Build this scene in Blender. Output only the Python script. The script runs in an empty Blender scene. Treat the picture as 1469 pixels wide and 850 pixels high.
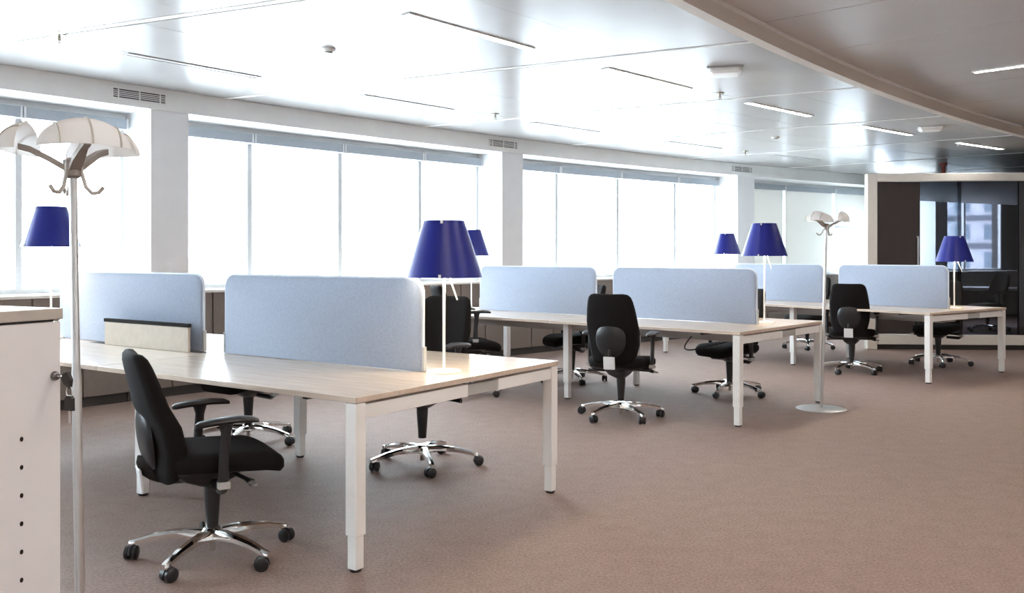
import bpy, bmesh, math, random
from mathutils import Vector, Matrix
random.seed(7)
S = bpy.context.scene
COL = S.collection
PI = math.pi
R_ = math.radians

# ------------------------------------------------------------------ camera
cd = bpy.data.cameras.new('camera')
cam = bpy.data.objects.new('camera', cd)
COL.objects.link(cam)
cam.location = (0, 0, 1.353)
cam.rotation_euler = (PI / 2, 0, 0)
cd.sensor_fit = 'HORIZONTAL'
cd.sensor_width = 36.0
cd.lens = 36.0 * 1300 / 1469
cd.shift_y = -59 / 1469
cd.clip_end = 400
S.camera = cam

# ------------------------------------------------------------------ world, exposure
W = bpy.data.worlds.new('sky')
S.world = W
W.use_nodes = True
bg = W.node_tree.nodes['Background']
bg.inputs['Color'].default_value = (0.80, 0.915, 1.0, 1)
bg.inputs['Strength'].default_value = 6.0
S.view_settings.view_transform = 'Standard'
S.view_settings.look = 'None'
S.view_settings.gamma = 1
S.view_settings.use_curve_mapping = False
S.view_settings.exposure = 1.7
S.cycles.max_bounces = 9
S.cycles.diffuse_bounces = 5
S.cycles.glossy_bounces = 4
S.cycles.transparent_max_bounces = 12
S.cycles.caustics_reflective = False
S.cycles.caustics_refractive = False
S.cycles.sample_clamp_indirect = 8
S.cycles.use_denoising = True
STRIP_EMIT = 24.0        # the lit ceiling strips over the aisle
INNER_EMIT = 27.0       # the lit ceiling strips of the inner zone, mostly added unseen for fill


# ------------------------------------------------------------------ materials
def mat(name, col, rough=0.5, metal=0.0, spec=0.5, noise=0.0, nscale=40.0, bump=0.0, bscale=200.0,
        stretch=None, coat=0.0, sheen=0.0, col2=None):
    m = bpy.data.materials.new(name)
    m.use_nodes = True
    nt = m.node_tree
    b = nt.nodes['Principled BSDF']
    b.inputs['Base Color'].default_value = (*col, 1)
    b.inputs['Roughness'].default_value = rough
    b.inputs['Metallic'].default_value = metal
    b.inputs['Specular IOR Level'].default_value = spec
    b.inputs['Coat Weight'].default_value = coat
    b.inputs['Coat Roughness'].default_value = 0.12
    b.inputs['Sheen Weight'].default_value = sheen
    tc = nt.nodes.new('ShaderNodeTexCoord')
    mp = nt.nodes.new('ShaderNodeMapping')
    nt.links.new(tc.outputs['Object'], mp.inputs['Vector'])
    if stretch:
        mp.inputs['Scale'].default_value = stretch
    if noise > 0:
        n = nt.nodes.new('ShaderNodeTexNoise')
        n.inputs['Scale'].default_value = nscale
        n.inputs['Detail'].default_value = 4
        nt.links.new(mp.outputs['Vector'], n.inputs['Vector'])
        r = nt.nodes.new('ShaderNodeValToRGB')
        c2 = col2 or tuple(min(1, c * (1 + noise)) for c in col)
        c1 = tuple(c * (1 - noise) for c in col)
        r.color_ramp.elements[0].position = 0.3
        r.color_ramp.elements[1].position = 0.7
        r.color_ramp.elements[0].color = (*c1, 1)
        r.color_ramp.elements[1].color = (*c2, 1)
        nt.links.new(n.outputs['Fac'], r.inputs['Fac'])
        nt.links.new(r.outputs['Color'], b.inputs['Base Color'])
    if bump > 0:
        n2 = nt.nodes.new('ShaderNodeTexNoise')
        n2.inputs['Scale'].default_value = bscale
        n2.inputs['Detail'].default_value = 3
        nt.links.new(mp.outputs['Vector'], n2.inputs['Vector'])
        bp = nt.nodes.new('ShaderNodeBump')
        bp.inputs['Strength'].default_value = bump
        bp.inputs['Distance'].default_value = 0.004
        nt.links.new(n2.outputs['Fac'], bp.inputs['Height'])
        nt.links.new(bp.outputs['Normal'], b.inputs['Normal'])
    return m


def emit_mat(name, col, strength):
    m = bpy.data.materials.new(name)
    m.use_nodes = True
    b = m.node_tree.nodes['Principled BSDF']
    b.inputs['Base Color'].default_value = (0.8, 0.8, 0.8, 1)
    b.inputs['Emission Color'].default_value = (*col, 1)
    b.inputs['Emission Strength'].default_value = strength
    return m


def glass_mat(name, tint, gloss=1.0):
    m = bpy.data.materials.new(name)
    m.use_nodes = True
    nt = m.node_tree
    nt.nodes.remove(nt.nodes['Principled BSDF'])
    out = nt.nodes['Material Output']
    t = nt.nodes.new('ShaderNodeBsdfTransparent')
    t.inputs['Color'].default_value = (*tint, 1)
    g = nt.nodes.new('ShaderNodeBsdfGlossy')
    g.inputs['Roughness'].default_value = 0.02
    f = nt.nodes.new('ShaderNodeFresnel')
    f.inputs['IOR'].default_value = 1.45
    k = nt.nodes.new('ShaderNodeMath')
    k.operation = 'MULTIPLY'
    k.inputs[1].default_value = gloss
    nt.links.new(f.outputs['Fac'], k.inputs[0])
    mx = nt.nodes.new('ShaderNodeMixShader')
    nt.links.new(k.outputs[0], mx.inputs['Fac'])
    nt.links.new(t.outputs[0], mx.inputs[1])
    nt.links.new(g.outputs[0], mx.inputs[2])
    nt.links.new(mx.outputs[0], out.inputs['Surface'])
    return m


def translucent_mat(name, col, mix_tr, tint=(1, 1, 1)):
    m = bpy.data.materials.new(name)
    m.use_nodes = True
    nt = m.node_tree
    nt.nodes.remove(nt.nodes['Principled BSDF'])
    out = nt.nodes['Material Output']
    d = nt.nodes.new('ShaderNodeBsdfDiffuse')
    d.inputs['Color'].default_value = (*col, 1)
    t = nt.nodes.new('ShaderNodeBsdfTranslucent')
    t.inputs['Color'].default_value = (*tint, 1)
    mx = nt.nodes.new('ShaderNodeMixShader')
    mx.inputs['Fac'].default_value = mix_tr
    nt.links.new(d.outputs[0], mx.inputs[1])
    nt.links.new(t.outputs[0], mx.inputs[2])
    nt.links.new(mx.outputs[0], out.inputs['Surface'])
    return m


def carpet_mat():
    m = bpy.data.materials.new('carpet')
    m.use_nodes = True
    nt = m.node_tree
    b = nt.nodes['Principled BSDF']
    b.inputs['Roughness'].default_value = 0.7
    b.inputs['Specular IOR Level'].default_value = 0.4
    tc = nt.nodes.new('ShaderNodeTexCoord')
    n1 = nt.nodes.new('ShaderNodeTexNoise')
    n1.inputs['Scale'].default_value = 75
    n1.inputs['Detail'].default_value = 6
    n1.inputs['Roughness'].default_value = 0.75
    n2 = nt.nodes.new('ShaderNodeTexNoise')
    n2.inputs['Scale'].default_value = 9
    n2.inputs['Detail'].default_value = 4
    nt.links.new(tc.outputs['Object'], n1.inputs['Vector'])
    nt.links.new(tc.outputs['Object'], n2.inputs['Vector'])
    ad = nt.nodes.new('ShaderNodeMix')
    ad.inputs['Factor'].default_value = 0.14
    nt.links.new(n1.outputs['Fac'], ad.inputs[2])
    nt.links.new(n2.outputs['Fac'], ad.inputs[3])
    r = nt.nodes.new('ShaderNodeValToRGB')
    e = r.color_ramp.elements
    e[0].position = 0.34
    e[0].color = (0.162, 0.108, 0.090, 1)
    e[1].position = 0.66
    e[1].color = (0.375, 0.270, 0.230, 1)
    nt.links.new(ad.outputs[0], r.inputs['Fac'])
    nt.links.new(r.outputs['Color'], b.inputs['Base Color'])
    bp = nt.nodes.new('ShaderNodeBump')
    bp.inputs['Strength'].default_value = 0.5
    bp.inputs['Distance'].default_value = 0.004
    nt.links.new(n1.outputs['Fac'], bp.inputs['Height'])
    nt.links.new(bp.outputs['Normal'], b.inputs['Normal'])
    return m


M = dict(
    carpet=carpet_mat(),
    wall=mat('wall_paint', (0.88, 0.88, 0.87), 0.6, noise=0.02, nscale=6),
    column=mat('column_paint', (0.87, 0.87, 0.88), 0.55, noise=0.02, nscale=6),
    ceil=mat('ceiling_lacquer', (0.44, 0.43, 0.425), 0.25, spec=0.20, coat=0.0, noise=0.03, nscale=2.5,
             bump=0.03, bscale=3),
    ceilin=mat('inner_ceiling_lacquer', (0.58, 0.555, 0.54), 0.33, spec=0.55, noise=0.03, nscale=2.5, bump=0.03, bscale=3),
    joint=mat('ceiling_joint', (0.80, 0.80, 0.78), 0.4),
    beige=mat('bulkhead_paint', (0.62, 0.56, 0.50), 0.5, noise=0.02, nscale=8),
    taupe=mat('taupe_laminate', (0.20, 0.165, 0.145), 0.45, noise=0.05, nscale=30),
    dark=mat('dark_plinth', (0.035, 0.032, 0.03), 0.5, noise=0.05, nscale=30),
    sill=mat('sill_laminate', (0.76, 0.75, 0.72), 0.3, noise=0.02, nscale=20),
    alu=mat('window_aluminium', (0.66, 0.67, 0.68), 0.45, metal=0.2, noise=0.03, nscale=30),
    blindbox=mat('blind_housing', (0.33, 0.36, 0.40), 0.45, noise=0.03, nscale=30),
    wood=mat('desk_laminate', (0.66, 0.555, 0.46), 0.26, spec=0.5, noise=0.10, nscale=5,
             stretch=(9, 0.55, 9), coat=0.25),
    woodedge=mat('desk_edge', (0.50, 0.43, 0.35), 0.4, noise=0.06, nscale=20),
    white=mat('white_metal', (0.90, 0.90, 0.89), 0.35, noise=0.015, nscale=15),
    greymetal=mat('grey_metal', (0.46, 0.46, 0.45), 0.4, noise=0.03, nscale=25),
    felt=mat('blue_felt', (0.35, 0.405, 0.51), 0.9, spec=0.2, noise=0.07, nscale=90, bump=0.25, bscale=400, sheen=0.2),
    felttrim=mat('pale_trim', (0.66, 0.72, 0.80), 0.6, noise=0.03, nscale=60),
    fabric=mat('black_fabric', (0.009, 0.0075, 0.0075), 0.85, spec=0.18, noise=0.25, nscale=220, bump=0.3, bscale=500, sheen=0.0),
    plastic=mat('black_plastic', (0.018, 0.018, 0.02), 0.38, noise=0.1, nscale=60),
    shell=mat('grey_black_shell', (0.016, 0.017, 0.019), 0.35, noise=0.1, nscale=60),
    chrome=mat('polished_aluminium', (0.80, 0.79, 0.77), 0.10, metal=1.0, noise=0.02, nscale=20),
    satin=mat('satin_aluminium', (0.60, 0.59, 0.57), 0.34, metal=0.85, noise=0.03, nscale=20),
    plate=mat('pale_plate', (0.78, 0.80, 0.82), 0.3, noise=0.02, nscale=30),
    standpole=mat('stand_pole', (0.62, 0.61, 0.60), 0.28, metal=0.8, noise=0.02, nscale=30),
    standarm=mat('stand_arm', (0.34, 0.30, 0.27), 0.4, metal=0.5, noise=0.04, nscale=30),
    standbeige=mat('stand_hook', (0.55, 0.52, 0.48), 0.4, metal=0.3, noise=0.03, nscale=30),
    frost=translucent_mat('frosted_shell', (0.88, 0.87, 0.86), 0.58, (0.95, 0.94, 0.93)),
    shade=mat('blue_shade', (0.012, 0.019, 0.235), 0.36, spec=0.38, noise=0.05, nscale=8),
    shadein=mat('shade_lining', (0.75, 0.78, 0.85), 0.6, noise=0.02, nscale=8),
    glass=glass_mat('window_glass', (0.97, 0.985, 0.99), 0.6),
    tint=glass_mat('tinted_glass', (0.40, 0.42, 0.46), 0.4),
    tint2=glass_mat('dark_tinted_glass', (0.46, 0.46, 0.50), 0.5),
    blind=translucent_mat('blind_fabric', (0.75, 0.80, 0.84), 0.42, (0.455, 0.42, 0.375)),
    brown=mat('brown_door', (0.024, 0.014, 0.012), 0.4, noise=0.12, nscale=14, stretch=(6, 6, 0.6)),
    black=mat('black_panel', (0.010, 0.010, 0.012), 0.18, noise=0.1, nscale=10),
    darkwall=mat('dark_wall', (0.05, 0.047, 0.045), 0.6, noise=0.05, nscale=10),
    cream=mat('cream_frame', (0.72, 0.68, 0.62), 0.4, noise=0.02, nscale=10),
    cabinet=mat('cabinet_lacquer', (0.80, 0.80, 0.83), 0.4, noise=0.015, nscale=12),
    boardtop=mat('cabinet_board', (0.50, 0.46, 0.42), 0.35, noise=0.05, nscale=18),
    lockm=mat('lock_metal', (0.22, 0.21, 0.22), 0.25, metal=0.9, noise=0.05, nscale=60),
    red=mat('red_paint', (0.30, 0.05, 0.04), 0.4, noise=0.05, nscale=20),
    brass=mat('sprinkler_brass', (0.45, 0.40, 0.33), 0.3, metal=0.8, noise=0.05, nscale=60),
    facade=mat('facade_render', (0.40, 0.41, 0.45), 0.8, noise=0.04, nscale=0.6),
    facadeband=mat('facade_band', (0.10, 0.105, 0.13), 0.7, noise=0.05, nscale=1),
    facadeglass=mat('facade_glass', (0.12, 0.16, 0.20), 0.25, noise=0.15, nscale=1.5, stretch=(3, 3, 0.3)),
    strip=emit_mat('strip_light', (1.0, 0.96, 0.92), STRIP_EMIT),
    stripoff=mat('strip_unlit', (0.55, 0.55, 0.56), 0.4, noise=0.02, nscale=10),
    stripin=emit_mat('inner_strip_light', (1.0, 0.86, 0.73), INNER_EMIT),
    bulb=emit_mat('lamp_bulb', (1.0, 0.78, 0.42), 14.0),
)


# ------------------------------------------------------------------ mesh helpers
def link(name, bm, m, parent=None, smooth=False, loc=None):
    me = bpy.data.meshes.new(name)
    bmesh.ops.recalc_face_normals(bm, faces=bm.faces)
    bm.to_mesh(me)
    bm.free()
    if smooth:
        me.polygons.foreach_set('use_smooth', [True] * len(me.polygons))
        try:
            me.set_sharp_from_angle(angle=R_(42))
        except Exception:
            pass
    if m:
        me.materials.append(m)
    o = bpy.data.objects.new(name, me)
    COL.objects.link(o)
    if parent:
        o.parent = parent
    if loc:
        o.location = loc
    return o


def empty(name, loc=(0, 0, 0), rz=0.0):
    o = bpy.data.objects.new(name, None)
    o.empty_display_size = 0.1
    o.location = loc
    o.rotation_euler = (0, 0, rz)
    COL.objects.link(o)
    return o


def tag(o, label, cat, group=None):
    o['label'] = label
    o['category'] = cat
    if group:
        o['group'] = group
    return o


def thing(name, label, cat, loc=(0, 0, 0), rz=0.0, group=None):
    return tag(empty(name, loc, rz), label, cat, group)


def struct(o):
    o['kind'] = 'structure'
    return o


def copy_tree(o, parent=None):
    c = o.copy()
    COL.objects.link(c)
    c.parent = parent
    for ch in list(o.children):
        copy_tree(ch, c)
    return c


def NB():
    return bmesh.new()


def box(bm, x0, x1, y0, y1, z0, z1, bev=0.0):
    vs = [bm.verts.new((x, y, z)) for z in (z0, z1) for y in (y0, y1) for x in (x0, x1)]
    fs = [(0, 2, 3, 1), (4, 5, 7, 6), (0, 1, 5, 4), (2, 6, 7, 3), (0, 4, 6, 2), (1, 3, 7, 5)]
    faces = [bm.faces.new([vs[i] for i in f]) for f in fs]
    if bev > 0:
        es = set(e for f in faces for e in f.edges)
        bmesh.ops.bevel(bm, geom=list(es), offset=bev, segments=2, affect='EDGES', profile=0.5)
    return vs


def loft(bm, rings, cap=True, closed=False):
    vr = [[bm.verts.new(p) for p in r] for r in rings]
    n = len(vr[0])
    last = len(vr) if closed else len(vr) - 1
    for i in range(last):
        a, b = vr[i], vr[(i + 1) % len(vr)]
        for j in range(n):
            k = (j + 1) % n
            bm.faces.new((a[j], a[k], b[k], b[j]))
    if cap and not closed:
        bm.faces.new(vr[0])
        bm.faces.new(list(reversed(vr[-1])))
    return vr


def lathe(bm, prof, n=24, cx=0, cy=0, cap=True):
    rings = [[(cx + r * math.cos(2 * PI * k / n), cy + r * math.sin(2 * PI * k / n), z) for k in range(n)] for r, z in prof]
    return loft(bm, rings, cap)


def tube(bm, pts, rad, n=8, flat=None):
    pts = [Vector(p) for p in pts]
    rings = []
    prev = None
    for i, p in enumerate(pts):
        d = (pts[min(i + 1, len(pts) - 1)] - pts[max(i - 1, 0)]).normalized()
        ref = Vector((0, 0, 1)) if abs(d.z) < 0.95 else Vector((1, 0, 0))
        a = d.cross(ref).normalized() if prev is None else (prev - d * prev.dot(d)).normalized()
        prev = a
        b = d.cross(a).normalized()
        r = rad[i] if isinstance(rad, (list, tuple)) else rad
        ry = r * (flat or 1)
        rings.append([p + a * (r * math.cos(2 * PI * k / n)) + b * (ry * math.sin(2 * PI * k / n)) for k in range(n)])
    return loft(bm, rings)


def rrect(w, d, r, z, n=5, cx=0, cy=0):
    out = []
    for sx, sy, a0 in ((1, 1, 0), (-1, 1, PI / 2), (-1, -1, PI), (1, -1, 1.5 * PI)):
        for k in range(n + 1):
            a = a0 + k * PI / 2 / n
            out.append((cx + sx * (w / 2 - r) + r * math.cos(a), cy + sy * (d / 2 - r) + r * math.sin(a), z))
    return out


def bez(p0, p1, p2, n=8):
    p0, p1, p2 = Vector(p0), Vector(p1), Vector(p2)
    return [(1 - t) ** 2 * p0 + 2 * t * (1 - t) * p1 + t * t * p2 for t in [k / n for k in range(n + 1)]]


# ------------------------------------------------------------------ the curved building: polar frame
CX, CY, RF = 32.278, -20.995, 46.304        # centre of the facade's arc and the radius of the ceiling fascia
RW = RF + 0.50                              # window plane
ZC, ZI, ZS = 2.93, 3.03, 2.73               # office ceiling, inner ceiling, soffit


def PP(r, deg, z=0.0):
    a = R_(deg)
    return Vector((CX + r * math.cos(a), CY + r * math.sin(a), z))


def RB(a):
    return max(40.2, min(41.72, 41.0 + (139.6 - a) * 0.055))


def arcbox(bm, r0, r1, a0, a1, z0, z1, step=0.8, skew=0.0):
    f0 = r0 if callable(r0) else (lambda a: r0)
    f1 = r1 if callable(r1) else (lambda a: r1)
    n = max(1, int(math.ceil(abs(a1 - a0) / step)))
    rings = []
    for i in range(n + 1):
        a = a0 + (a1 - a0) * i / n
        q0, q1 = f0(a), f1(a)
        s0, s1 = skew * (q0 - 43.8), skew * (q1 - 43.8)
        if callable(r0):
            q0 = f0(a + s0)
        if callable(r1):
            q1 = f1(a + s1)
        rings.append([PP(q0, a + s0, z0), PP(q1, a + s1, z0), PP(q1, a + s1, z1), PP(q0, a + s0, z1)])
    return loft(bm, rings)


A0, A1 = 111.5, 157.0       # ends of the floor
RIN = 33.6                  # inner core wall

bm = NB()
arcbox(bm, RIN - 0.3, RW + 0.3, A0, A1, -0.2, 0.0, 1.0)
struct(link('floor', bm, M['carpet']))

# ceiling: backing slab, then single lacquered panels
ce = struct(empty('ceiling'))
bm = NB()
arcbox(bm, lambda a: RB(a) + 0.05, RW + 0.3, A0, A1, ZC + 0.012, ZC + 0.15, 1.0)
link('backing', bm, M['joint'], ce)
bm = NB()
arcbox(bm, RIN - 0.3, lambda a: RB(a) + 0.05, A0, A1, ZI + 0.012, ZI + 0.15, 1.0)
link('backing', bm, M['joint'], ce)
SK = 0.32
seams = [135.3 + 3.32 * k for k in range(-6, 7)]
bands = [41.10, 42.0, 42.50, 43.05, 43.60, 44.15, 44.70, 45.05, 45.65, 46.30]
SLOT_B = (2, 7)
for i in range(len(seams) - 1):
    a0, a1 = seams[i], seams[i + 1]
    for j in range(len(bands) - 1):
        r0, r1 = bands[j], bands[j + 1]
        bm = NB()
        g = 0.042
        dz = random.uniform(-0.0012, 0.0012)
        arcbox(bm, (lambda a: RB(a) + 0.092) if j == 0 else r0 + 0.0012, r1 - 0.0012, a0 + g, a1 - g, ZC + dz, ZC + 0.011, 0.9, SK)
        link('ceiling_panel', bm, M['ceil'], ce)
for a0 in seams:
    bm = NB()
    arcbox(bm, lambda a: RB(a) + 0.092, 46.30, a0 - 0.036, a0 + 0.036, ZC - 0.004, ZC + 0.011, 0.9, SK)
    link('joint_profile', bm, M['joint'], ce)
iseams = [128.0 + 1.65 * k for k in range(0, 17)]
ibands = [33.6, 36.1, 38.6, 41.0]
for i in range(len(iseams) - 1):
    for j in range(3):
        bm = NB()
        dz = random.uniform(-0.0015, 0.0015)
        arcbox(bm, ibands[j] + 0.003, (lambda a: RB(a) - 0.04) if j == 2 else ibands[j + 1] - 0.003, iseams[i] + 0.008, iseams[i + 1] - 0.008, ZI + dz, ZI + 0.011, 0.9)
        link('ceiling_panel', bm, M['ceilin'], ce)
bm = NB()
arcbox(bm, RIN, lambda a: RB(a) - 0.04, A0, iseams[0], ZI, ZI + 0.011, 1.0)
link('end_panel', bm, M['ceilin'], ce)

# step between the two ceilings
t2 = struct(empty('trim_2'))
bm = NB()
arcbox(bm, RB, lambda a: RB(a) + 0.09, A0, A1, ZC - 0.012, ZI + 0.01, 0.5)
link('step_face', bm, M['beige'], t2)
bm = NB()
arcbox(bm, lambda a: RB(a) - 0.035, RB, A0, A1, ZI - 0.012, ZI + 0.01, 0.5)
link('step_lip', bm, M['white'], t2)

# fascia and soffit in front of the windows
t1 = struct(empty('trim_1'))
bm = NB()
arcbox(bm, RF, RF + 0.06, A0, A1, ZS, ZC + 0.02, 0.5)
link('fascia', bm, M['wall'], t1)
bm = NB()
arcbox(bm, RF + 0.06, RW + 0.1, A0, A1, ZS, ZS + 0.05, 0.5)
link('soffit', bm, M['wall'], t1)

# facade wall, one stretch per bay: spandrel, lintel, column
COL6 = (120.35, 119.86)
COLS = [(157.0, 152.65, 152.15), (152.15, 146.4, 145.9), (145.9, 140.38, 139.90), (139.90, 134.40, 133.91), (133.91, 127.80, 127.23),
        (127.23, COL6[0], COL6[1]), (COL6[1], None, A0)]
for k, (a, c0, c1) in enumerate(COLS):
    wf = struct(empty('wall_facade_%d' % (k + 1)))
    bm = NB()
    arcbox(bm, RW + 0.02, RW + 0.25, c1, a, 0, 0.985, 0.6)
    link('spandrel', bm, M['wall'], wf)
    bm = NB()
    arcbox(bm, RW + 0.0, RW + 0.25, c1, a, 2.655, ZC, 0.6)
    link('lintel', bm, M['wall'], wf)
    if k == 6:
        bm = NB()
        arcbox(bm, RW + 0.0, RW + 0.24, A0, 116.70, 0.985, 2.655, 0.6)
        link('infill', bm, M['darkwall'], wf)
    if c0:
        bm = NB()
        arcbox(bm, RF + 0.02, RW + 0.24, c1, c0, 1.01, ZS, 0.3)
        link('column', bm, M['column'], wf)

# windows: frame, mullions, panes; roller blinds of their own
BAYS = [  # (left angle, right angle, mullion angles, thick mullions)
    (157.0, 152.65, [155.5, 154.0]),
    (152.15, 146.4, [150.6, 149.2, 147.8]),
    (145.9, 140.40, [144.4, 143.0, 141.6]),
    (139.88, 134.40, [138.68, 137.19, 135.66]),
    (133.90, 127.82, [132.5, 130.84, 129.13]),
    (127.21, 122.2, [125.52, 123.68]),
    (119.84, 116.70, [118.3]),
]
Z0, Z1 = 1.0, 2.655
for k, (a, b, ms) in enumerate(BAYS):
    w = struct(empty('window_%d' % (k + 1)))
    bm = NB()
    arcbox(bm, RW, RW + 0.06, b, a, Z0 - 0.015, Z0 + 0.05, 0.5)
    arcbox(bm, RW, RW + 0.06, b, a, Z1 - 0.04, Z1, 0.5)
    arcbox(bm, RW, RW + 0.06, a - 0.045, a, Z0 + 0.05, Z1 - 0.04)
    arcbox(bm, RW, RW + 0.06, b, b + 0.045, Z0 + 0.05, Z1 - 0.04)
    link('frame', bm, M['alu'], w)
    for mm in ms:
        bm = NB()
        arcbox(bm, RW - 0.01, RW + 0.06, mm - 0.035, mm + 0.035, Z0 + 0.05, Z1 - 0.04)
        link('mullion', bm, M['alu'], w)
    ed = [a] + ms + [b]
    for p in range(len(ed) - 1):
        bm = NB()
        arcbox(bm, RW + 0.028, RW + 0.036, ed[p + 1] + 0.02, ed[p] - 0.02, Z0 + 0.02, Z1 - 0.02, 0.5)
        link('glass_pane', bm, M['glass'], w)

ORD = ['first', 'second', 'third', 'fourth', 'fifth', 'sixth', 'seventh', 'eighth', 'ninth', 'tenth', 'eleventh',
       'twelfth', 'thirteenth', 'fourteenth', 'fifteenth', 'sixteenth', 'seventeenth', 'eighteenth', 'nineteenth',
       'twentieth', 'twenty-first', 'twenty-second', 'twenty-third', 'twenty-fourth']
BAYNAME = {1: 'window bay behind the camera', 2: 'leftmost window bay', 3: 'window bay right of the first column',
           4: 'window bay right of the second column', 5: 'window bay right of the third column',
           0: 'far left window bay out of frame', 6: 'window inside the glass meeting room'}
for k in (2, 3, 4, 5):
    a, b, ms = BAYS[k]
    ed = [a] + ms + [b]
    for p in range(len(ed) - 1):
        g = 0.03
        a_, b_ = ed[p] - g, ed[p + 1] + g
        rb = empty('roller_blind', PP(RW - 0.08, (a_ + b_) / 2, Z1 - 0.08))
        down = 0.0
        if k == 5:
            down = [1.03, 1.03, 0.43][p]
        lab = ('white blind lowered over the %s pane of the %s' if down > 0.6 else
               'blind lowered halfway, %s pane of the %s' if down else
               'retracted grey roller blind, %s pane of the %s') % (ORD[p], BAYNAME[k])
        tag(rb, lab, 'blind', 'roller blinds of the window wall')
        bm = NB()
        arcbox(bm, RW - 0.10, RW - 0.015, b_, a_, Z1 - 0.085, Z1 + 0.012, 0.4)
        o = link('housing', bm, M['blindbox'], rb)
        o.matrix_parent_inverse = Matrix.Translation(-rb.location)
        for e0 in (a_, b_ - 0.022):
            bm = NB()
            arcbox(bm, RW - 0.105, RW - 0.012, e0, e0 + 0.022, Z1 - 0.09, Z1 + 0.017, 0.4)
            o = link('end_bracket', bm, M['alu'], rb)
            o.matrix_parent_inverse = Matrix.Translation(-rb.location)
        if down:
            bot = Z1 - 0.08 - down * 1.5
            bm = NB()
            arcbox(bm, RW - 0.052, RW - 0.048, b_ + 0.03, a_ - 0.03, bot, Z1 - 0.08, 0.4)
            o = link('fabric', bm, M['blind'], rb)
            o.matrix_parent_inverse = Matrix.Translation(-rb.location)
            bm = NB()
            arcbox(bm, RW - 0.06, RW - 0.04, b_ + 0.03, a_ - 0.03, bot - 0.03, bot, 0.4)
            o = link('bottom_bar', bm, M['blindbox'], rb)
            o.matrix_parent_inverse = Matrix.Translation(-rb.location)

# sill board, low cabinets under it
bm = NB()
arcbox(bm, RF - 0.01, RW + 0.02, A0, A1, 0.985, 1.01, 0.5)
struct(link('trim_3', bm, M['sill']))
cab_edges = [143.85 - 1.065 * k for k in range(0, 20)]
for k in range(len(cab_edges) - 1):
    a, b = cab_edges[k], cab_edges[k + 1]
    c = empty('low_cabinet', PP(RF + 0.2, (a + b) / 2, 0))
    nm = ('taupe low cabinet under the windows, %s from the left end of the row' % ORD[k])
    tag(c, nm, 'cabinet', 'low cabinets along the window wall')
    inv = Matrix.Translation(-c.location)
    parts = []
    bm = NB()
    arcbox(bm, RF + 0.022, RF + 0.47, b + 0.006, a - 0.006, 0.09, 0.984, 0.6)
    parts.append(link('carcass', bm, M['taupe'], c))
    bm = NB()
    arcbox(bm, RF + 0.04, RF + 0.45, b + 0.006, a - 0.006, 0.0, 0.09, 0.6)
    parts.append(link('plinth', bm, M['dark'], c))
    mid = (a + b) / 2
    for q0, q1 in ((b, mid), (mid, a)):
        bm = NB()
        arcbox(bm, RF, RF + 0.021, q0 + 0.010, q1 - 0.010, 0.095, 0.98, 0.6)
        parts.append(link('door', bm, M['taupe'], c))
    for o in parts:
        o.matrix_parent_inverse = inv

# inner core wall and end walls
bm = NB()
arcbox(bm, RIN - 0.25, RIN, A0, A1, 0, ZI + 0.05, 0.8)
struct(link('wall_core', bm, M['wall']))
bm = NB()
arcbox(bm, RIN, RW + 0.25, A1, A1 + 0.25, 0, ZI + 0.05)
struct(link('wall_back', bm, M['wall']))
bm = NB()
arcbox(bm, RIN, RW + 0.25, A0 - 0.25, A0, 0, ZI + 0.05)
struct(link('wall_end', bm, M['darkwall']))


# ------------------------------------------------------------------ glass meeting room on the right
GA = Vector((5.12, 13.05, 0))
GB = Vector((9.9, 12.72, 0))
gd = (GB - GA).normalized()
GL = (GB - GA).length
grot = math.atan2(gd.y, gd.x)
ZT = 2.53
gw = struct(empty('wall_glazed', GA, grot))
bm = NB()
box(bm, 0, 0.14, 0, 0.12, 0.0, ZT, 0.008)
link('corner_post', bm, M['cream'], gw)
bm = NB()
box(bm, 0.14, GL, 0, 0.12, ZT - 0.115, ZT, 0.006)
link('top_rail', bm, M['cream'], gw)
bm = NB()
box(bm, 0.14, GL, -0.02, 0.12, 0.075, 0.215, 0.006)
link('plinth_board', bm, M['cream'], gw)
bm = NB()
box(bm, 0.14, GL, 0.06, 0.12, 0, 0.075)
link('plinth_recess', bm, M['dark'], gw)
bm = NB()
box(bm, 0.76, 1.34, 0.075, 0.085, 0.215, ZT - 0.115)
link('glass_pane', bm, M['tint'], gw)
bm = NB()
box(bm, 1.28, 2.14, 0.045, 0.055, 0.215, ZT - 0.115)
link('glass_pane', bm, M['tint2'], gw)
bm = NB()
box(bm, 2.12, GL, 0.03, 0.09, 0.215, ZT - 0.115, 0.004)
link('black_panel', bm, M['black'], gw)
d1 = struct(empty('door_1', GA, grot))
bm = NB()
box(bm, 0.15, 0.755, 0.05, 0.095, 0.22, ZT - 0.118, 0.003)
link('door_leaf', bm, M['brown'], d1)
bm = NB()
tube(bm, [(0.715, 0.05, 1.62), (0.715, 0.015, 1.62), (0.715, 0.015, 1.0), (0.715, 0.05, 1.0)], 0.012, 8)
link('door_handle', bm, M['satin'], d1)
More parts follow.
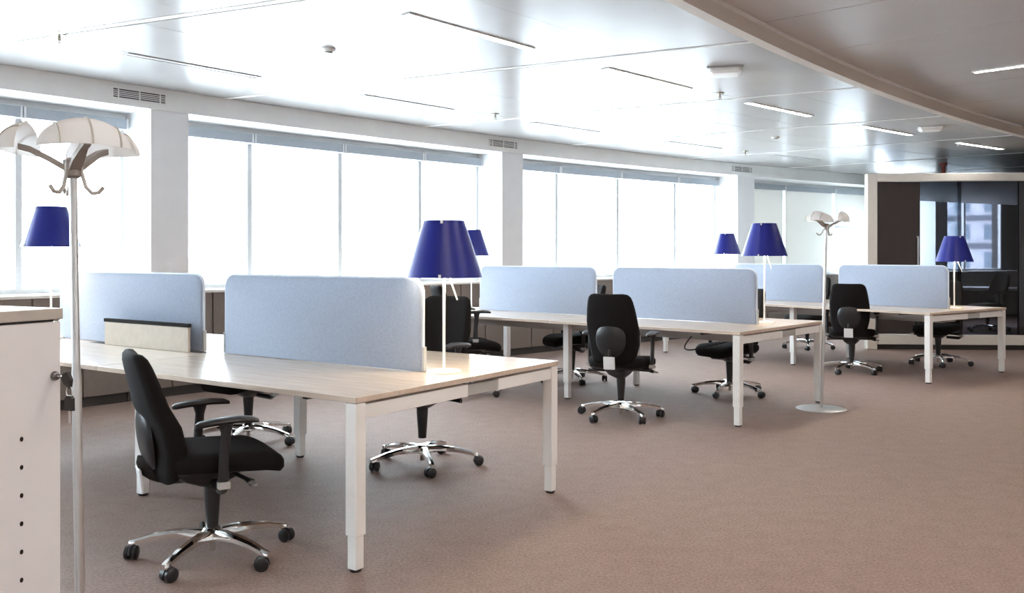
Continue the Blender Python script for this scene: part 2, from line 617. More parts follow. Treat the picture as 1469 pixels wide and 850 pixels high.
# box side walls and roof
bm = NB()
e = PP(RW - 0.02, 122.15)
side = [GA + Vector((0.0, 0.12, 0)), GA + Vector((0.12, 0.12, 0)), e + Vector((0.12, 0, 0)), e]
loft(bm, [[v + Vector((0, 0, 0)) for v in side], [v + Vector((0, 0, ZT)) for v in side]])
struct(link('wall_partition', bm, M['wall']))
bm = NB()
q0 = Vector((8.5, 12.96, 0))
q1 = PP(RW - 0.02, 115.8)
sw = [q0, q0 + Vector((0.15, 0, 0)), q1 + Vector((0.15, 0, 0)), q1]
loft(bm, [sw, [v + Vector((0, 0, ZT)) for v in sw]])
struct(link('wall_meeting_room', bm, M['darkwall']))
bm = NB()
pts = [GA + Vector((0.0, 0.13, 0)), GB + Vector((0, 0.12, 0)), GB + Vector((0.2, 0.3, 0)), PP(RF - 0.05, 113.5),
       PP(RF - 0.05, 116), PP(RF - 0.05, 119), PP(RF - 0.05, 122.2)]
loft(bm, [[Vector((p.x, p.y, ZT - 0.06)) for p in pts], [Vector((p.x, p.y, ZT - 0.002)) for p in pts]])
struct(link('ceiling_meeting_room', bm, M['darkwall']))
# pipe above the meeting room
pp = thing('sprinkler_pipe', 'dark red pipe rising from the meeting room top to the ceiling', 'pipe', (7.4, 15.55, ZT))
bm = NB()
lathe(bm, [(0.035, -0.002), (0.035, 0.40)], 12)
link('pipe', bm, M['red'], pp, True)
bm = NB()
lathe(bm, [(0.06, 0.36), (0.06, 0.40)], 16)
link('flange', bm, M['red'], pp, True)

# table in the meeting room
mt = thing('meeting_table', 'dark meeting table behind the tinted glass, pale top edge', 'table', (9.1, 17.3, 0), R_(-30))
bm = NB()
box(bm, -0.8, 0.8, -0.45, 0.45, 0.715, 0.745, 0.004)
link('tabletop', bm, M['sill'], mt)
for sx in (-1, 1):
    for sy in (-1, 1):
        bm = NB()
        box(bm, sx * 0.74 - 0.03, sx * 0.74 + 0.03, sy * 0.38 - 0.03, sy * 0.38 + 0.03, 0, 0.715)
        link('leg', bm, M['plastic'], mt)
bm = NB()
box(bm, -0.70, 0.70, -0.40, -0.38, 0.25, 0.70)
link('modesty_panel', bm, M['taupe'], mt)

# building across the street, seen through the meeting room window
ob = thing('office_building', 'pale grey building with dark floor bands outside the meeting room window', 'building', (62, 92, 0), R_(-34))
bm = NB()
box(bm, -36, 36, 0, 6, -16, 26)
link('facade', bm, M['facade'], ob)
for k in range(-4, 8):
    z = 2.2 + 3.05 * k - 0.1
    bm = NB()
    box(bm, -36, 36, -0.25, 0.02, z, z + 0.55)
    link('floor_band', bm, M['facadeband'], ob)
    for j in range(-6, 7):
        if abs(j * 2.9 + -8) < 40 and -3 <= k <= 4:
            bm = NB()
            x = j * 2.9 - 6.0
            box(bm, x - 0.75, x + 0.75, -0.06, 0.02, z + 0.95, z + 2.65)
            link('window', bm, M['facadeglass'], ob)


# ------------------------------------------------------------------ ceiling fittings
def strip(r, a, ln, lab, lit, grp, radial=False, z=ZC, m=None):
    p = PP(r, a, z)
    rz = R_(a) + (0 if radial else PI / 2)
    o = thing('ceiling_light', lab, 'light', p, rz, grp)
    bm = NB()
    box(bm, -ln / 2, ln / 2, -0.045, -0.028, -0.008, 0.02)
    box(bm, -ln / 2, ln / 2, 0.028, 0.045, -0.008, 0.02)
    box(bm, -ln / 2 - 0.012, -ln / 2, -0.045, 0.045, -0.008, 0.02)
    box(bm, ln / 2, ln / 2 + 0.012, -0.045, 0.045, -0.008, 0.02)
    link('housing', bm, M['white' if lit else 'greymetal'], o)
    bm = NB()
    box(bm, -ln / 2 + 0.001, ln / 2 - 0.001, -0.0275, 0.0275, -0.004, 0.01)
    link('diffuser', bm, m or (M['strip'] if lit else M['stripoff']), o)
    return o


for k, a in enumerate((139.90, 136.85, 133.65, 130.33, 126.85)):
    strip(42.56, a, 1.28, 'lit white slot light in the ceiling over the aisle, %s from the left' % ORD[k], True,
          'lit slot lights over the aisle')
for k, a in enumerate((140.72, 137.67, 134.50, 131.14, 127.9)):
    strip(45.1, a, 1.2, 'thin grey unlit slot light in the ceiling near the windows, %s from the left' % ORD[k], False,
          'unlit slot lights near the windows')
strip(39.95, 133.75, 1.2, 'warm slot light at the upper right edge, beyond the ceiling step', True, None, True, ZI, M['stripin'])
for k, a in enumerate((137.0, 140.3, 143.6, 146.9, 150.2)):  # unseen continuation of the strip pattern, added as warm fill light
    for r in (36.2, 39.6):
        if (a, r) == (137.0, 39.6):
            continue
        strip(r, a, 1.5, 'added warm slot light out of view, %s of the %s row' % (ORD[k], 'inner' if r < 38 else 'outer'), True,
              'added warm slot lights of the inner ceiling', True, ZI, M['stripin'])
for k, a in enumerate((127.1, 130.4, 133.75)):  # further unseen strips, added to fill the room from the right
    strip(36.2, a, 1.5, 'added unseen warm slot light right of the frame, %s from the far end' % ORD[k], True,
          'added warm slot lights right of the frame', True, ZI, M['stripin'])

SPR = [(44.91, 142.27, 'brass sprinkler head hanging from the ceiling at upper left above the first vent'),
       (44.96, 136.23, 'small brass sprinkler head on the ceiling left of the second fascia vent'),
       (42.47, 135.44, 'brass sprinkler head on the ceiling just below the square white detector'),
       (45.05, 129.67, 'small sprinkler head on the ceiling above the third fascia vent')]
for r, a, lab in SPR:
    o = thing('sprinkler', lab, 'sprinkler', PP(r, a, ZC))
    bm = NB()
    lathe(bm, [(0.045, 0.002), (0.045, -0.006), (0.02, -0.012)], 18)
    link('rosette', bm, M['brass'], o, True)
    bm = NB()
    lathe(bm, [(0.011, -0.011), (0.011, -0.04), (0.004, -0.045), (0.004, -0.062)], 12)
    link('nozzle', bm, M['brass'], o, True)
    bm = NB()
    lathe(bm, [(0.022, -0.062), (0.024, -0.066), (0.004, -0.068)], 14)
    link('deflector', bm, M['brass'], o, True)
    bm = NB()
    tube(bm, [(-0.009, 0, -0.035), (-0.017, 0, -0.05), (-0.004, 0, -0.064)], 0.0025, 6)
    tube(bm, [(0.009, 0, -0.035), (0.017, 0, -0.05), (0.004, 0, -0.064)], 0.0025, 6)
    link('yoke', bm, M['brass'], o, True)
for r, a, lab in ((43.75, 140.34, 'flat pale round detector on the ceiling right of the upper left slot light'),
                  (43.83, 131.03, 'flat small round detector on the ceiling among the far slot lights')):
    o = thing('smoke_detector', lab, 'detector', PP(r, a, ZC))
    bm = NB()
    lathe(bm, [(0.055, 0.002), (0.055, -0.012), (0.045, -0.022)], 20)
    link('base', bm, M['white'], o, True)
    bm = NB()
    lathe(bm, [(0.032, -0.021), (0.03, -0.034), (0.012, -0.038)], 18)
    link('cover', bm, M['greymetal'], o, True)
for r, a, lab, s in ((41.85, 136.72, 'square white wireless box under the ceiling beside the step, nearer one', 0.15),
                     (42.06, 130.16, 'square white wireless box under the ceiling beside the step, farther one', 0.15)):
    o = thing('ceiling_box', lab, 'ceiling box', PP(r, a, ZC), R_(a + 30))
    bm = NB()
    box(bm, -s, s, -s, s, -0.012, 0.001, 0.003)
    link('mounting_plate', bm, M['greymetal'], o)
    bm = NB()
    rings = [rrect(2 * s - 0.03, 2 * s - 0.03, 0.03, -0.0115), rrect(2 * s - 0.03, 2 * s - 0.03, 0.03, -0.03),
             rrect(2 * s - 0.09, 2 * s - 0.09, 0.03, -0.05)]
    loft(bm, rings)
    link('cover', bm, M['white'], o)

for k, (a, b) in enumerate(((140.85, 140.22), (134.71, 134.08), (128.02, 127.36))):
    mid = (a + b) / 2
    ln = R_(a - b) * RF
    o = thing('air_vent', '%s slotted air vent in the white fascia above the windows' % ('leftmost', 'middle', 'far right')[k],
              'vent', PP(RF - 0.001, mid, 2.835), R_(mid + 90))
    # local x along the fascia, local +y towards the room
    bm = NB()
    box(bm, -ln / 2, ln / 2, -0.02, 0.004, -0.044, 0.044)
    link('backing', bm, M['dark'], o)
    bm = NB()
    h, t = 0.052, 0.012
    box(bm, -ln / 2 - t, ln / 2 + t, 0.0, 0.012, h - t, h)
    box(bm, -ln / 2 - t, ln / 2 + t, 0.0, 0.012, -h, -h + t)
    box(bm, -ln / 2 - t, -ln / 2, 0.0, 0.012, -h + t, h - t)
    box(bm, ln / 2, ln / 2 + t, 0.0, 0.012, -h + t, h - t)
    link('frame', bm, M['wall'], o)
    for j in range(4):
        bm = NB()
        z = -0.024 + 0.016 * j
        box(bm, -ln / 2, ln / 2, 0.003, 0.011, z - 0.0035, z + 0.0035)
        link('slat', bm, M['wall'], o)
    for x in (-ln * 0.4, 0, ln * 0.4):
        bm = NB()
        box(bm, x - 0.005, x + 0.005, 0.003, 0.0105, -0.04, 0.04)
        link('divider', bm, M['wall'], o)


# ------------------------------------------------------------------ bench desks
LB, WB, HD = 3.90, 1.64, 0.75
BEN = [((-0.6615, 3.8373), 55.47, 'nearest'), ((1.7907, 7.1153), 48.80, 'middle'), ((4.390, 9.515), 36.0, 'farthest')]


def leg_bm(cx, cy):
    bm = NB()
    box(bm, cx - 0.031, cx + 0.031, cy - 0.031, cy + 0.031, 0.155, 0.722, 0.003)
    return bm


def make_bench(i):
    (x, y), th, which = BEN[i]
    o = thing('bench_desk', '%s white-legged bench desk for four with pale wood tops' % which, 'desk', (x, y, 0), R_(th),
              'four-seat bench desks')
    # local x: across the bench (0 = near long side), local y: along it, away to the windows
    for x0, x1 in ((0, 0.8185), (0.8215, WB)):
        for y0, y1 in ((0, LB / 2 - 0.003), (LB / 2 + 0.003, LB)):
            bm = NB()
            box(bm, x0, x1, y0, y1, HD - 0.025, HD, 0.002)
            link('tabletop', bm, M['wood'], o)
    for cx, cy in ((0.036, 0.036), (WB - 0.036, 0.036), (0.25, LB / 2 - 0.05), (1.42, LB / 2 - 0.05),
                   (0.036, LB - 0.036), (WB - 0.036, LB - 0.036)):
        l = link('leg', leg_bm(cx, cy), M['white'], o)
        bm = NB()
        box(bm, cx - 0.0245, cx + 0.0245, cy - 0.0245, cy + 0.0245, 0.012, 0.157, 0.002)
        link('leg_extension', bm, M['white'], l)
        bm = NB()
        lathe(bm, [(0.024, 0.0), (0.026, 0.006), (0.026, 0.012)], 14, cx, cy)
        link('glide', bm, M['plastic'], l)
    for q0, q1 in ((0.068, 0.80), (1.06, WB - 0.068)):
        bm = NB()
        box(bm, q0, q1, 0.012, 0.060, 0.652, 0.712, 0.002)
        link('end_beam', bm, M['white'], o)
    bm = NB()
    box(bm, 0.80, 1.06, 0.016, 0.056, 0.656, 0.708)
    link('beam_sleeve', bm, M['greymetal'], o)
    for y0 in (LB / 2 - 0.075, LB - 0.06):
        bm = NB()
        box(bm, 0.07 if y0 > 3 else 0.282, WB - 0.07 if y0 > 3 else 1.388, y0, y0 + 0.04, 0.69, 0.7245)
        link('cross_beam', bm, M['greymetal'], o)
    for xx in (0.30, 1.30):
        bm = NB()
        box(bm, xx, xx + 0.04, 0.06, LB - 0.06, 0.665, 0.72)
        link('long_rail', bm, M['greymetal'], o)
    bm = NB()
    box(bm, 0.66, 0.98, 0.25, LB - 0.25, 0.60, 0.61)
    box(bm, 0.66, 0.67, 0.25, LB - 0.25, 0.61, 0.69)
    box(bm, 0.97, 0.98, 0.25, LB - 0.25, 0.61, 0.69)
    link('cable_tray', bm, M['greymetal'], o)
    for sy in (0.35, LB - 0.35):
        bm = NB()
        box(bm, 0.05, 0.30, sy, sy + 0.03, 0.705, 0.7245)
        link('support_bar', bm, M['plastic'], o)
    return o


benches = [make_bench(i) for i in range(3)]

# open cable flap on the nearest bench
o = benches[0]
bm = NB()
box(bm, 0.705, 0.722, 2.12, 3.03, HD + 0.001, HD + 0.155, 0.002)
fl = link('cable_flap', bm, M['woodedge'], o)
fl['label'] = 'beige cable flap folded upright'
bm = NB()
box(bm, 0.700, 0.727, 2.115, 3.035, HD + 0.155, HD + 0.178, 0.003)
e_ = link('flap_edge', bm, M['fabric'], fl)
e_['label'] = 'black rubber edge along the top of the flap'
bm = NB()
box(bm, 0.725, 0.795, 2.02, 3.25, HD - 0.002, HD + 0.0015)
link('cable_opening', bm, M['dark'], o)

# cable under the middle bench
bm = NB()
pts = bez((0.33, 0.62, 0.66), (0.37, 0.80, 0.50), (0.50, 0.68, 0.53), 8) + bez((0.50, 0.68, 0.53), (0.62, 0.58, 0.56), (0.78, 0.45, 0.61), 8)[1:]
tube(bm, pts, 0.006, 8)
link('cable', bm, M['plastic'], benches[1], True)

# desk divider screens
SCR = [(0, 0.32, 1.90), (0, 2.12, 3.78), (1, 0.26, 1.77), (1, 1.98, 3.56), (2, 0.245, 1.64), (2, 1.87, 3.30)]
SLAB = ['blue felt desk screen at the front end of the nearest bench', 'blue felt desk screen at the window end of the nearest bench',
        'blue felt desk screen at the front end of the middle bench', 'blue felt desk screen at the window end of the middle bench',
        'blue felt desk screen at the front end of the farthest bench', 'blue felt desk screen at the window end of the farthest bench']
for k, (b, s0, s1) in enumerate(SCR):
    (x, y), th, _ = BEN[b]
    mw = Matrix.Translation((x, y, 0)) @ Matrix.Rotation(R_(th), 4, 'Z')
    p = mw @ Vector((0.82, (s0 + s1) / 2, HD))
    o = thing('desk_screen', SLAB[k], 'screen', p, R_(th + 90), 'blue felt desk screens')
    L, H, T, rad = s1 - s0, 0.482, 0.030, 0.075
    out = [(-L / 2, 0.003), (L / 2, 0.003)]
    for j in range(9):
        a = j * PI / 16
        out.append((L / 2 - rad + rad * math.cos(a), H - rad + rad * math.sin(a)))
    for j in range(9):
        a = PI / 2 + j * PI / 16
        out.append((-L / 2 + rad + rad * math.cos(a), H - rad + rad * math.sin(a)))
    bm = NB()

    def ins(d):
        return [(px - (d if px > 0 else -d), pz - (d if pz > 0.25 else -0.0)) for px, pz in out]
    loft(bm, [[(px, -T / 2, pz) for px, pz in ins(0.010)], [(px, -T / 2 + 0.006, pz) for px, pz in ins(0.002)],
              [(px, T / 2 - 0.006, pz) for px, pz in ins(0.002)], [(px, T / 2, pz) for px, pz in ins(0.010)]])
    link('felt_panel', bm, M['felt'], o, True)
    bm = NB()
    path = [Vector((px, 0, pz)) for px, pz in out]
    path = [path[1]] + path[2:] + [path[0]]
    tube(bm, path, 0.0085, 8)
    link('edge_trim', bm, M['felttrim'], o, True)
    for sx in (-1, 1):
        bm = NB()
        xx = sx * (L / 2 + 0.008)
        box(bm, xx - 0.006, xx + 0.006, -0.012, 0.012, 0.001, 0.13, 0.002)
        link('bracket', bm, M['greymetal'], o)


# ------------------------------------------------------------------ table lamps with blue shades
def make_lamp(stem):
    o = empty('table_lamp')
    bm = NB()
    lathe(bm, [(0.0905, 0.0), (0.0905, 0.006), (0.086, 0.011), (0.012, 0.016)], 32)
    link('base', bm, M['white'], o, True)
    bm = NB()
    lathe(bm, [(0.0075, 0.015), (0.0075, stem + 0.27)], 12)
    link('stem', bm, M['white'], o, True)
    bm = NB()
    tube(bm, [(0.012, -0.02, stem + 0.03), (0.052, -0.066, stem - 0.115)], 0.0045, 8)
    link('touch_rod', bm, M['satin'], o, True)
    # the shade: open frustum with thickness, seam towards local -y
    bm = NB()
    n = 48
    rb, rt, z0, z1 = 0.202, 0.105, stem, stem + 0.292
    prof = [(rb, z0), (rt, z1), (rt - 0.002, z1), (rb - 0.002, z0)]
    rings = [[(r * math.cos(2 * PI * k / n), r * math.sin(2 * PI * k / n), z) for k in range(n)] for r, z in prof]
    loft(bm, rings, closed=True)
    sh = link('lamp_shade', bm, M['shade'], o, True)
    bm = NB()
    prof = [(rb - 0.0022, z0 + 0.001), (rt - 0.0022, z1 - 0.001), (rt - 0.0028, z1 - 0.001), (rb - 0.0028, z0 + 0.001)]
    rings = [[(r * math.cos(2 * PI * k / n), r * math.sin(2 * PI * k / n), z) for k in range(n)] for r, z in prof]
    loft(bm, rings, closed=True)
    link('lining', bm, M['shadein'], sh, True)
    a = R_(-112)
    bm = NB()
    da = R_(1.0)
    q = []
    for r, z in ((rb + 0.0012, z0), (rt + 0.0012, z1)):
        q.append([(r * math.cos(a - da), r * math.sin(a - da), z), (r * math.cos(a + da), r * math.sin(a + da), z),
                  ((r - 0.003) * math.cos(a + da), (r - 0.003) * math.sin(a + da), z), ((r - 0.003) * math.cos(a - da), (r - 0.003) * math.sin(a - da), z)])
    loft(bm, q)
    link('seam', bm, M['shade'], sh)
    for f in (0.03, 0.965):
        r, z = rb + (rt - rb) * f + 0.002, z0 + (z1 - z0) * f
        bm = NB()
        c, s_ = math.cos(a), math.sin(a)
        box(bm, r * c - 0.006, r * c + 0.006, r * s_ - 0.004, r * s_ + 0.004, z - 0.008, z + 0.008)
        link('clip', bm, M['plate'], sh)
    bm = NB()
    for k in range(3):
        b_ = 2 * PI * k / 3 + 0.3
        tube(bm, [(0.006 * math.cos(b_), 0.006 * math.sin(b_), z1 - 0.03), (0.104 * math.cos(b_), 0.104 * math.sin(b_), z1 - 0.012)], 0.003, 6)
    link('carrier', bm, M['white'], sh)
    bm = NB()
    prof = [(0.012, stem + 0.085), (0.028, stem + 0.075), (0.034, stem + 0.05), (0.026, stem + 0.025), (0.008, stem + 0.014)]
    lathe(bm, prof, 20)
    bl = link('bulb', bm, M['bulb'], o, True)
    bl.location = (0.03, -0.02, 0)
    lt = bpy.data.lights.new('lamp_light', 'POINT')
    lt.energy = 3.2
    lt.color = (1.0, 0.80, 0.55)
    lt.shadow_soft_size = 0.05
    lo = bpy.data.objects.new('lamp_light', lt)
    COL.objects.link(lo)
    lo.parent = o
    lo.location = (0.03, -0.02, stem - 0.005)
    return o


LAMPS = [(0, 0.87, 0.222, 0.49, 'lit lamp with a large blue shade on the front end of the nearest bench', 20),
         (0, 0.75, 3.79, 0.665, 'blue-shaded lamp in front of the leftmost window, left of the near coat stand', -10),
         (1, 1.07, 0.31, 0.597, 'blue-shaded lamp on the front end of the middle bench', -8),
         (1, 0.90, 3.78, 0.60, 'blue-shaded lamp partly hidden behind the large near lamp', 0),
         (2, 1.05, 0.30, 0.53, 'blue-shaded lamp on the farthest bench before the dark meeting room', 30),
         (2, 0.90, 3.52, 0.62, 'small far blue-shaded lamp standing against the third column', 0)]
for b, t, s, stem, lab, rz in LAMPS:
    (x, y), th, _ = BEN[b]
    mw = Matrix.Translation((x, y, 0)) @ Matrix.Rotation(R_(th), 4, 'Z')
    o = make_lamp(stem)
    o.location = mw @ Vector((t, s, HD))
    o.rotation_euler = (0, 0, R_(rz))
    tag(o, lab, 'lamp', 'blue table lamps on the benches')


# ------------------------------------------------------------------ office chair
def make_chair():
    root = empty('office_chair')
    # seat cushion
    bm = NB()

    def ring(ins, z):
        out = []
        for (px, py, pz) in rrect(0.485 - 2 * ins, 0.50 - 2 * ins, max(0.03, 0.11 - ins), z, 6, 0, 0.035):
            f = max(0.0, (py - 0.05) / 0.20)
            g = (px / 0.24) ** 2
            out.append((px, py, pz - 0.035 * f * f + 0.008 * g))
        return out
    loft(bm, [ring(0.05, 0.416), ring(0.015, 0.423), ring(0.0, 0.446), ring(0.0, 0.478), ring(0.012, 0.494), ring(0.045, 0.503), ring(0.12, 0.503)])
    link('seat', bm, M['fabric'], root, True)
    bm = NB()

    def ring2(w, d, z):
        return rrect(w, d, 0.08, z, 5, 0, 0.01)
    loft(bm, [ring2(0.34, 0.34, 0.405), ring2(0.42, 0.41, 0.415), ring2(0.43, 0.42, 0.43)])
    link('seat_pan', bm, M['plastic'], root, True)
    # mechanism
    bm = NB()
    loft(bm, [rrect(0.08, 0.10, 0.03, 0.325, 4, 0, -0.01), rrect(0.15, 0.24, 0.04, 0.36, 4, 0, -0.02), rrect(0.18, 0.34, 0.04, 0.408, 4, 0, -0.03)])
    mech = link('mechanism', bm, M['plastic'], root, True)
    bm = NB()
    tube(bm, [(0.07, 0.07, 0.385), (0.20, 0.10, 0.38), (0.25, 0.115, 0.372)], [0.010, 0.009, 0.016], 8)
    link('lever', bm, M['plastic'], mech, True)
    bm = NB()
    tube(bm, [(0.245, 0.113, 0.372), (0.285, 0.125, 0.366)], [0.017, 0.012], 8, 0.6)
    link('lever_tip', bm, M['satin'], mech, True)
    bm = NB()
    tube(bm, [(-0.07, -0.05, 0.385), (-0.22, -0.05, 0.38), (-0.265, -0.05, 0.38)], [0.009, 0.009, 0.015], 8)
    link('tilt_lever', bm, M['plastic'], mech, True)
    # backrest, origin at the pivot
    piv = Vector((0, -0.19, 0.47))
    bm = NB()
    rings = []
    prof = [(0.0, 0.29, 0.030), (0.012, 0.34, 0.055), (0.06, 0.385, 0.074), (0.14, 0.42, 0.084), (0.24, 0.435, 0.084), (0.34, 0.428, 0.076),
            (0.44, 0.405, 0.068), (0.51, 0.38, 0.062), (0.545, 0.355, 0.055), (0.566, 0.31, 0.040), (0.574, 0.25, 0.018)]
    for z, w, t in prof:
        base = 0.028 * math.sin(min(1, z / 0.34) * PI) - 0.055 * (z / 0.57) ** 1.6
        r = []
        for (px, py, pz) in rrect(w, t, min(t * 0.48, 0.03), z, 4):
            r.append((px, py + base + 0.055 * (px / 0.23) ** 2 - 0.03, pz))
        # resample the long edges so that the curve shows
        rr = []
        for q in range(len(r)):
            a, b = Vector(r[q]), Vector(r[(q + 1) % len(r)])
            rr.append(a)
            if abs(a.x - b.x) > 0.1:
                for u in (0.2, 0.4, 0.6, 0.8):
                    px = a.x + (b.x - a.x) * u
                    yy = (a.y - 0.055 * (a.x / 0.23) ** 2) * (1 - u) + (b.y - 0.055 * (b.x / 0.23) ** 2) * u
                    rr.append(Vector((px, yy + 0.055 * (px / 0.23) ** 2, z)))
        rings.append(rr)
    loft(bm, rings)
    bk = link('backrest', bm, M['fabric'], root, True, piv)
    bk.rotation_euler = (R_(6), 0, 0)
    bm = NB()
    rings = []
    for k in range(8):
        u = k / 8 * PI / 2
        rings.append([(0.128 * math.cos(u) * math.cos(v), -0.052 - 0.046 * math.sin(u), 0.20 + 0.155 * math.cos(u) * math.sin(v)) for v in [2 * PI * q / 28 for q in range(28)]])
    loft(bm, rings)
    link('lumbar_shell', bm, M['shell'], bk, True)
    bm = NB()
    tube(bm, bez((0, -0.078, 0.12), (0, -0.104, 0.01), (0, 0.07, -0.015), 8), [0.03, 0.036, 0.036, 0.034, 0.032, 0.03, 0.03, 0.03, 0.03], 10, 0.4)
    link('back_support', bm, M['plastic'], bk, True)
    bm = NB()
    box(bm, -0.048, 0.048, -0.118, -0.106, -0.035, 0.068, 0.004)
    pl = link('back_plate', bm, M['plate'], bk)
    pl['label'] = 'pale metal plate low on the back'
    # armrests
    for sx in (-1, 1):
        bm = NB()
        rings = []
        for yy, w, z, t in ((-0.125, 0.03, 0.688, 0.018), (-0.11, 0.06, 0.692, 0.028), (-0.05, 0.075, 0.700, 0.032), (0.05, 0.08, 0.705, 0.032),
                            (0.11, 0.07, 0.700, 0.028), (0.135, 0.045, 0.694, 0.018)):
            rings.append([(sx * 0.275 + px, yy, z + pz) for (px, pz, _) in [(w / 2 * math.cos(q), t / 2 * math.sin(q), 0) for q in [2 * PI * k / 14 for k in range(14)]]])
        loft(bm, rings)
        arm = link('armrest', bm, M['plastic'], root, True)
        bm = NB()
        tube(bm, [(sx * 0.10, -0.01, 0.405), (sx * 0.24, -0.01, 0.402), (sx * 0.268, -0.01, 0.42), (sx * 0.272, -0.008, 0.55), (sx * 0.274, 0.0, 0.65), (sx * 0.275, 0.0, 0.695)],
             [0.022, 0.024, 0.024, 0.021, 0.021, 0.034], 10, 0.75)
        link('post', bm, M['plastic'], arm, True)
        bm = NB()
        box(bm, sx * 0.272 - 0.022, sx * 0.272 + 0.022, -0.034, 0.016, 0.415, 0.445, 0.004)
        link('post_collar', bm, M['greymetal'], arm)
    # column and base
    bm = NB()
    lathe(bm, [(0.026, 0.13), (0.028, 0.16), (0.037, 0.30), (0.038, 0.345)], 20)
    link('gas_column', bm, M['plastic'], root, True)
    bm = NB()
    lathe(bm, [(0.030, 0.075), (0.046, 0.085), (0.050, 0.115), (0.036, 0.132)], 24)
    hub = link('base_hub', bm, M['chrome'], root, True)
    bm = NB()
    lathe(bm, [(0.013, 0.028), (0.015, 0.032), (0.015, 0.08)], 14)
    link('piston', bm, M['chrome'], hub, True)
    for k in range(5):
        bm = NB()
        rings = []
        for d, z, w, h in ((0.035, 0.103, 0.054, 0.046), (0.10, 0.109, 0.048, 0.038), (0.18, 0.105, 0.042, 0.032), (0.26, 0.094, 0.036, 0.027),
                           (0.322, 0.079, 0.033, 0.024), (0.350, 0.072, 0.034, 0.024), (0.363, 0.070, 0.022, 0.020)):
            rings.append([(d, w / 2 * px, z + h / 2 * pz) for px, pz in ((-1, -1), (1, -1), (1, 0.3), (0.5, 1), (-0.5, 1), (-1, 0.3))])
        loft(bm, rings)
        a = link('base_arm', bm, M['chrome'], root, True)
        a.rotation_euler = (0, 0, 2 * PI * k / 5 + 0.35)
        bm = NB()
        # twin wheel caster below the tip, axle along local y
        n = 18
        for y0, y1 in ((-0.028, -0.006), (0.006, 0.028)):
            rings = []
            for yy, r in ((y0, 0.022), (y0 + 0.004, 0.0305), (y1 - 0.004, 0.0305), (y1, 0.022)):
                rings.append([(0.328 + r * math.cos(2 * PI * q / n), yy, 0.0305 + r * math.sin(2 * PI * q / n)) for q in range(n)])
            loft(bm, rings)
        rings = []
        for yy in (-0.0055, 0.0055):
            rr = [(0.328 + 0.034 * math.cos(q), yy, 0.0305 + 0.034 * math.sin(q)) for q in [R_(-10 + 200 * w / 12) for w in range(13)]]
            rings.append(rr)
        loft(bm, rings)
        lathe(bm, [(0.010, 0.055), (0.010, 0.072)], 10, 0.346, 0)
        c = link('caster', bm, M['plastic'], a, True)
        piv2 = Vector((0.346, 0, 0))
        ang = R_(40 + 75 * k)
        c.matrix_local = Matrix.Translation(piv2) @ Matrix.Rotation(ang, 4, 'Z') @ Matrix.Translation(-piv2)
    return root


proto = make_chair()
LIFT = {'seat', 'seat_pan', 'mechanism', 'backrest', 'armrest', 'gas_column'}
CH = [  # x, y, heading (deg, 0 = +X), recline, lift, arm offset, back offset, base turn, label
    (-1.35, 4.08, 30, 10, 0.0, -0.05, -0.09, 8, 'black office chair at the near left of the nearest bench, turned sideways'),
    (-0.58, 5.86, 241, 8, 0.045, 0.04, 0, 35, 'black office chair facing us behind the large blue lamp'),
    (-1.92, 6.60, 235, 8, 0.0, -0.06, 0, 20, 'black office chair mostly hidden behind the nearest bench, base visible under it'),
    (-0.42, 8.85, 18, 10, 0.035, 0.08, 0, 10, 'black office chair seen from the side behind the large lamp, left of the middle bench'),
    (0.65, 9.78, 200, 8, 0.0, -0.06, 0, 0, 'black office chair under the window end of the middle bench, seat visible'),
    (0.91, 7.57, 65, 8, 0.01, 0, 0, 2, 'black office chair seen from behind at the near side of the middle bench'),
    (2.13, 8.87, 212, 8, -0.01, -0.06, 0, 16, 'black office chair pushed under the front end of the middle bench'),
    (4.30, 13.2, 215, 8, 0.0, -0.06, 0, 30, 'black office chair at the window end of the farthest bench, behind its legs'),
    (3.94, 10.51, 63, 8, 0.0, 0, 0, 5, 'black office chair seen from behind at the farthest bench'),
    (5.29, 11.25, 225, 8, 0.0, -0.06, 0, 20, 'black office chair pushed under the front end of the farthest bench'),
    (8.45, 16.1, 190, 8, 0.0, 0, 0, 0, 'black office chair inside the dark meeting room behind the tinted glass'),
]
for k, (x, y, hd, rec, lift, ao, bo, bt, lab) in enumerate(CH):
    o = proto if k == 0 else copy_tree(proto)
    o.location = (x, y, 0)
    o.rotation_euler = (0, 0, R_(hd - 90))
    tag(o, lab, 'chair', 'black office chairs with chrome bases')
    for ch in o.children:
        nm = ch.name.split('.')[0]
        if nm in LIFT:
            ch.location.z = (0.47 + bo if nm == 'backrest' else ao if nm == 'armrest' else 0) + lift
        if nm == 'backrest':
            ch.rotation_euler = (R_(rec - 2), 0, 0)
        if nm == 'base_arm':
            ch.rotation_euler.z += R_(bt)


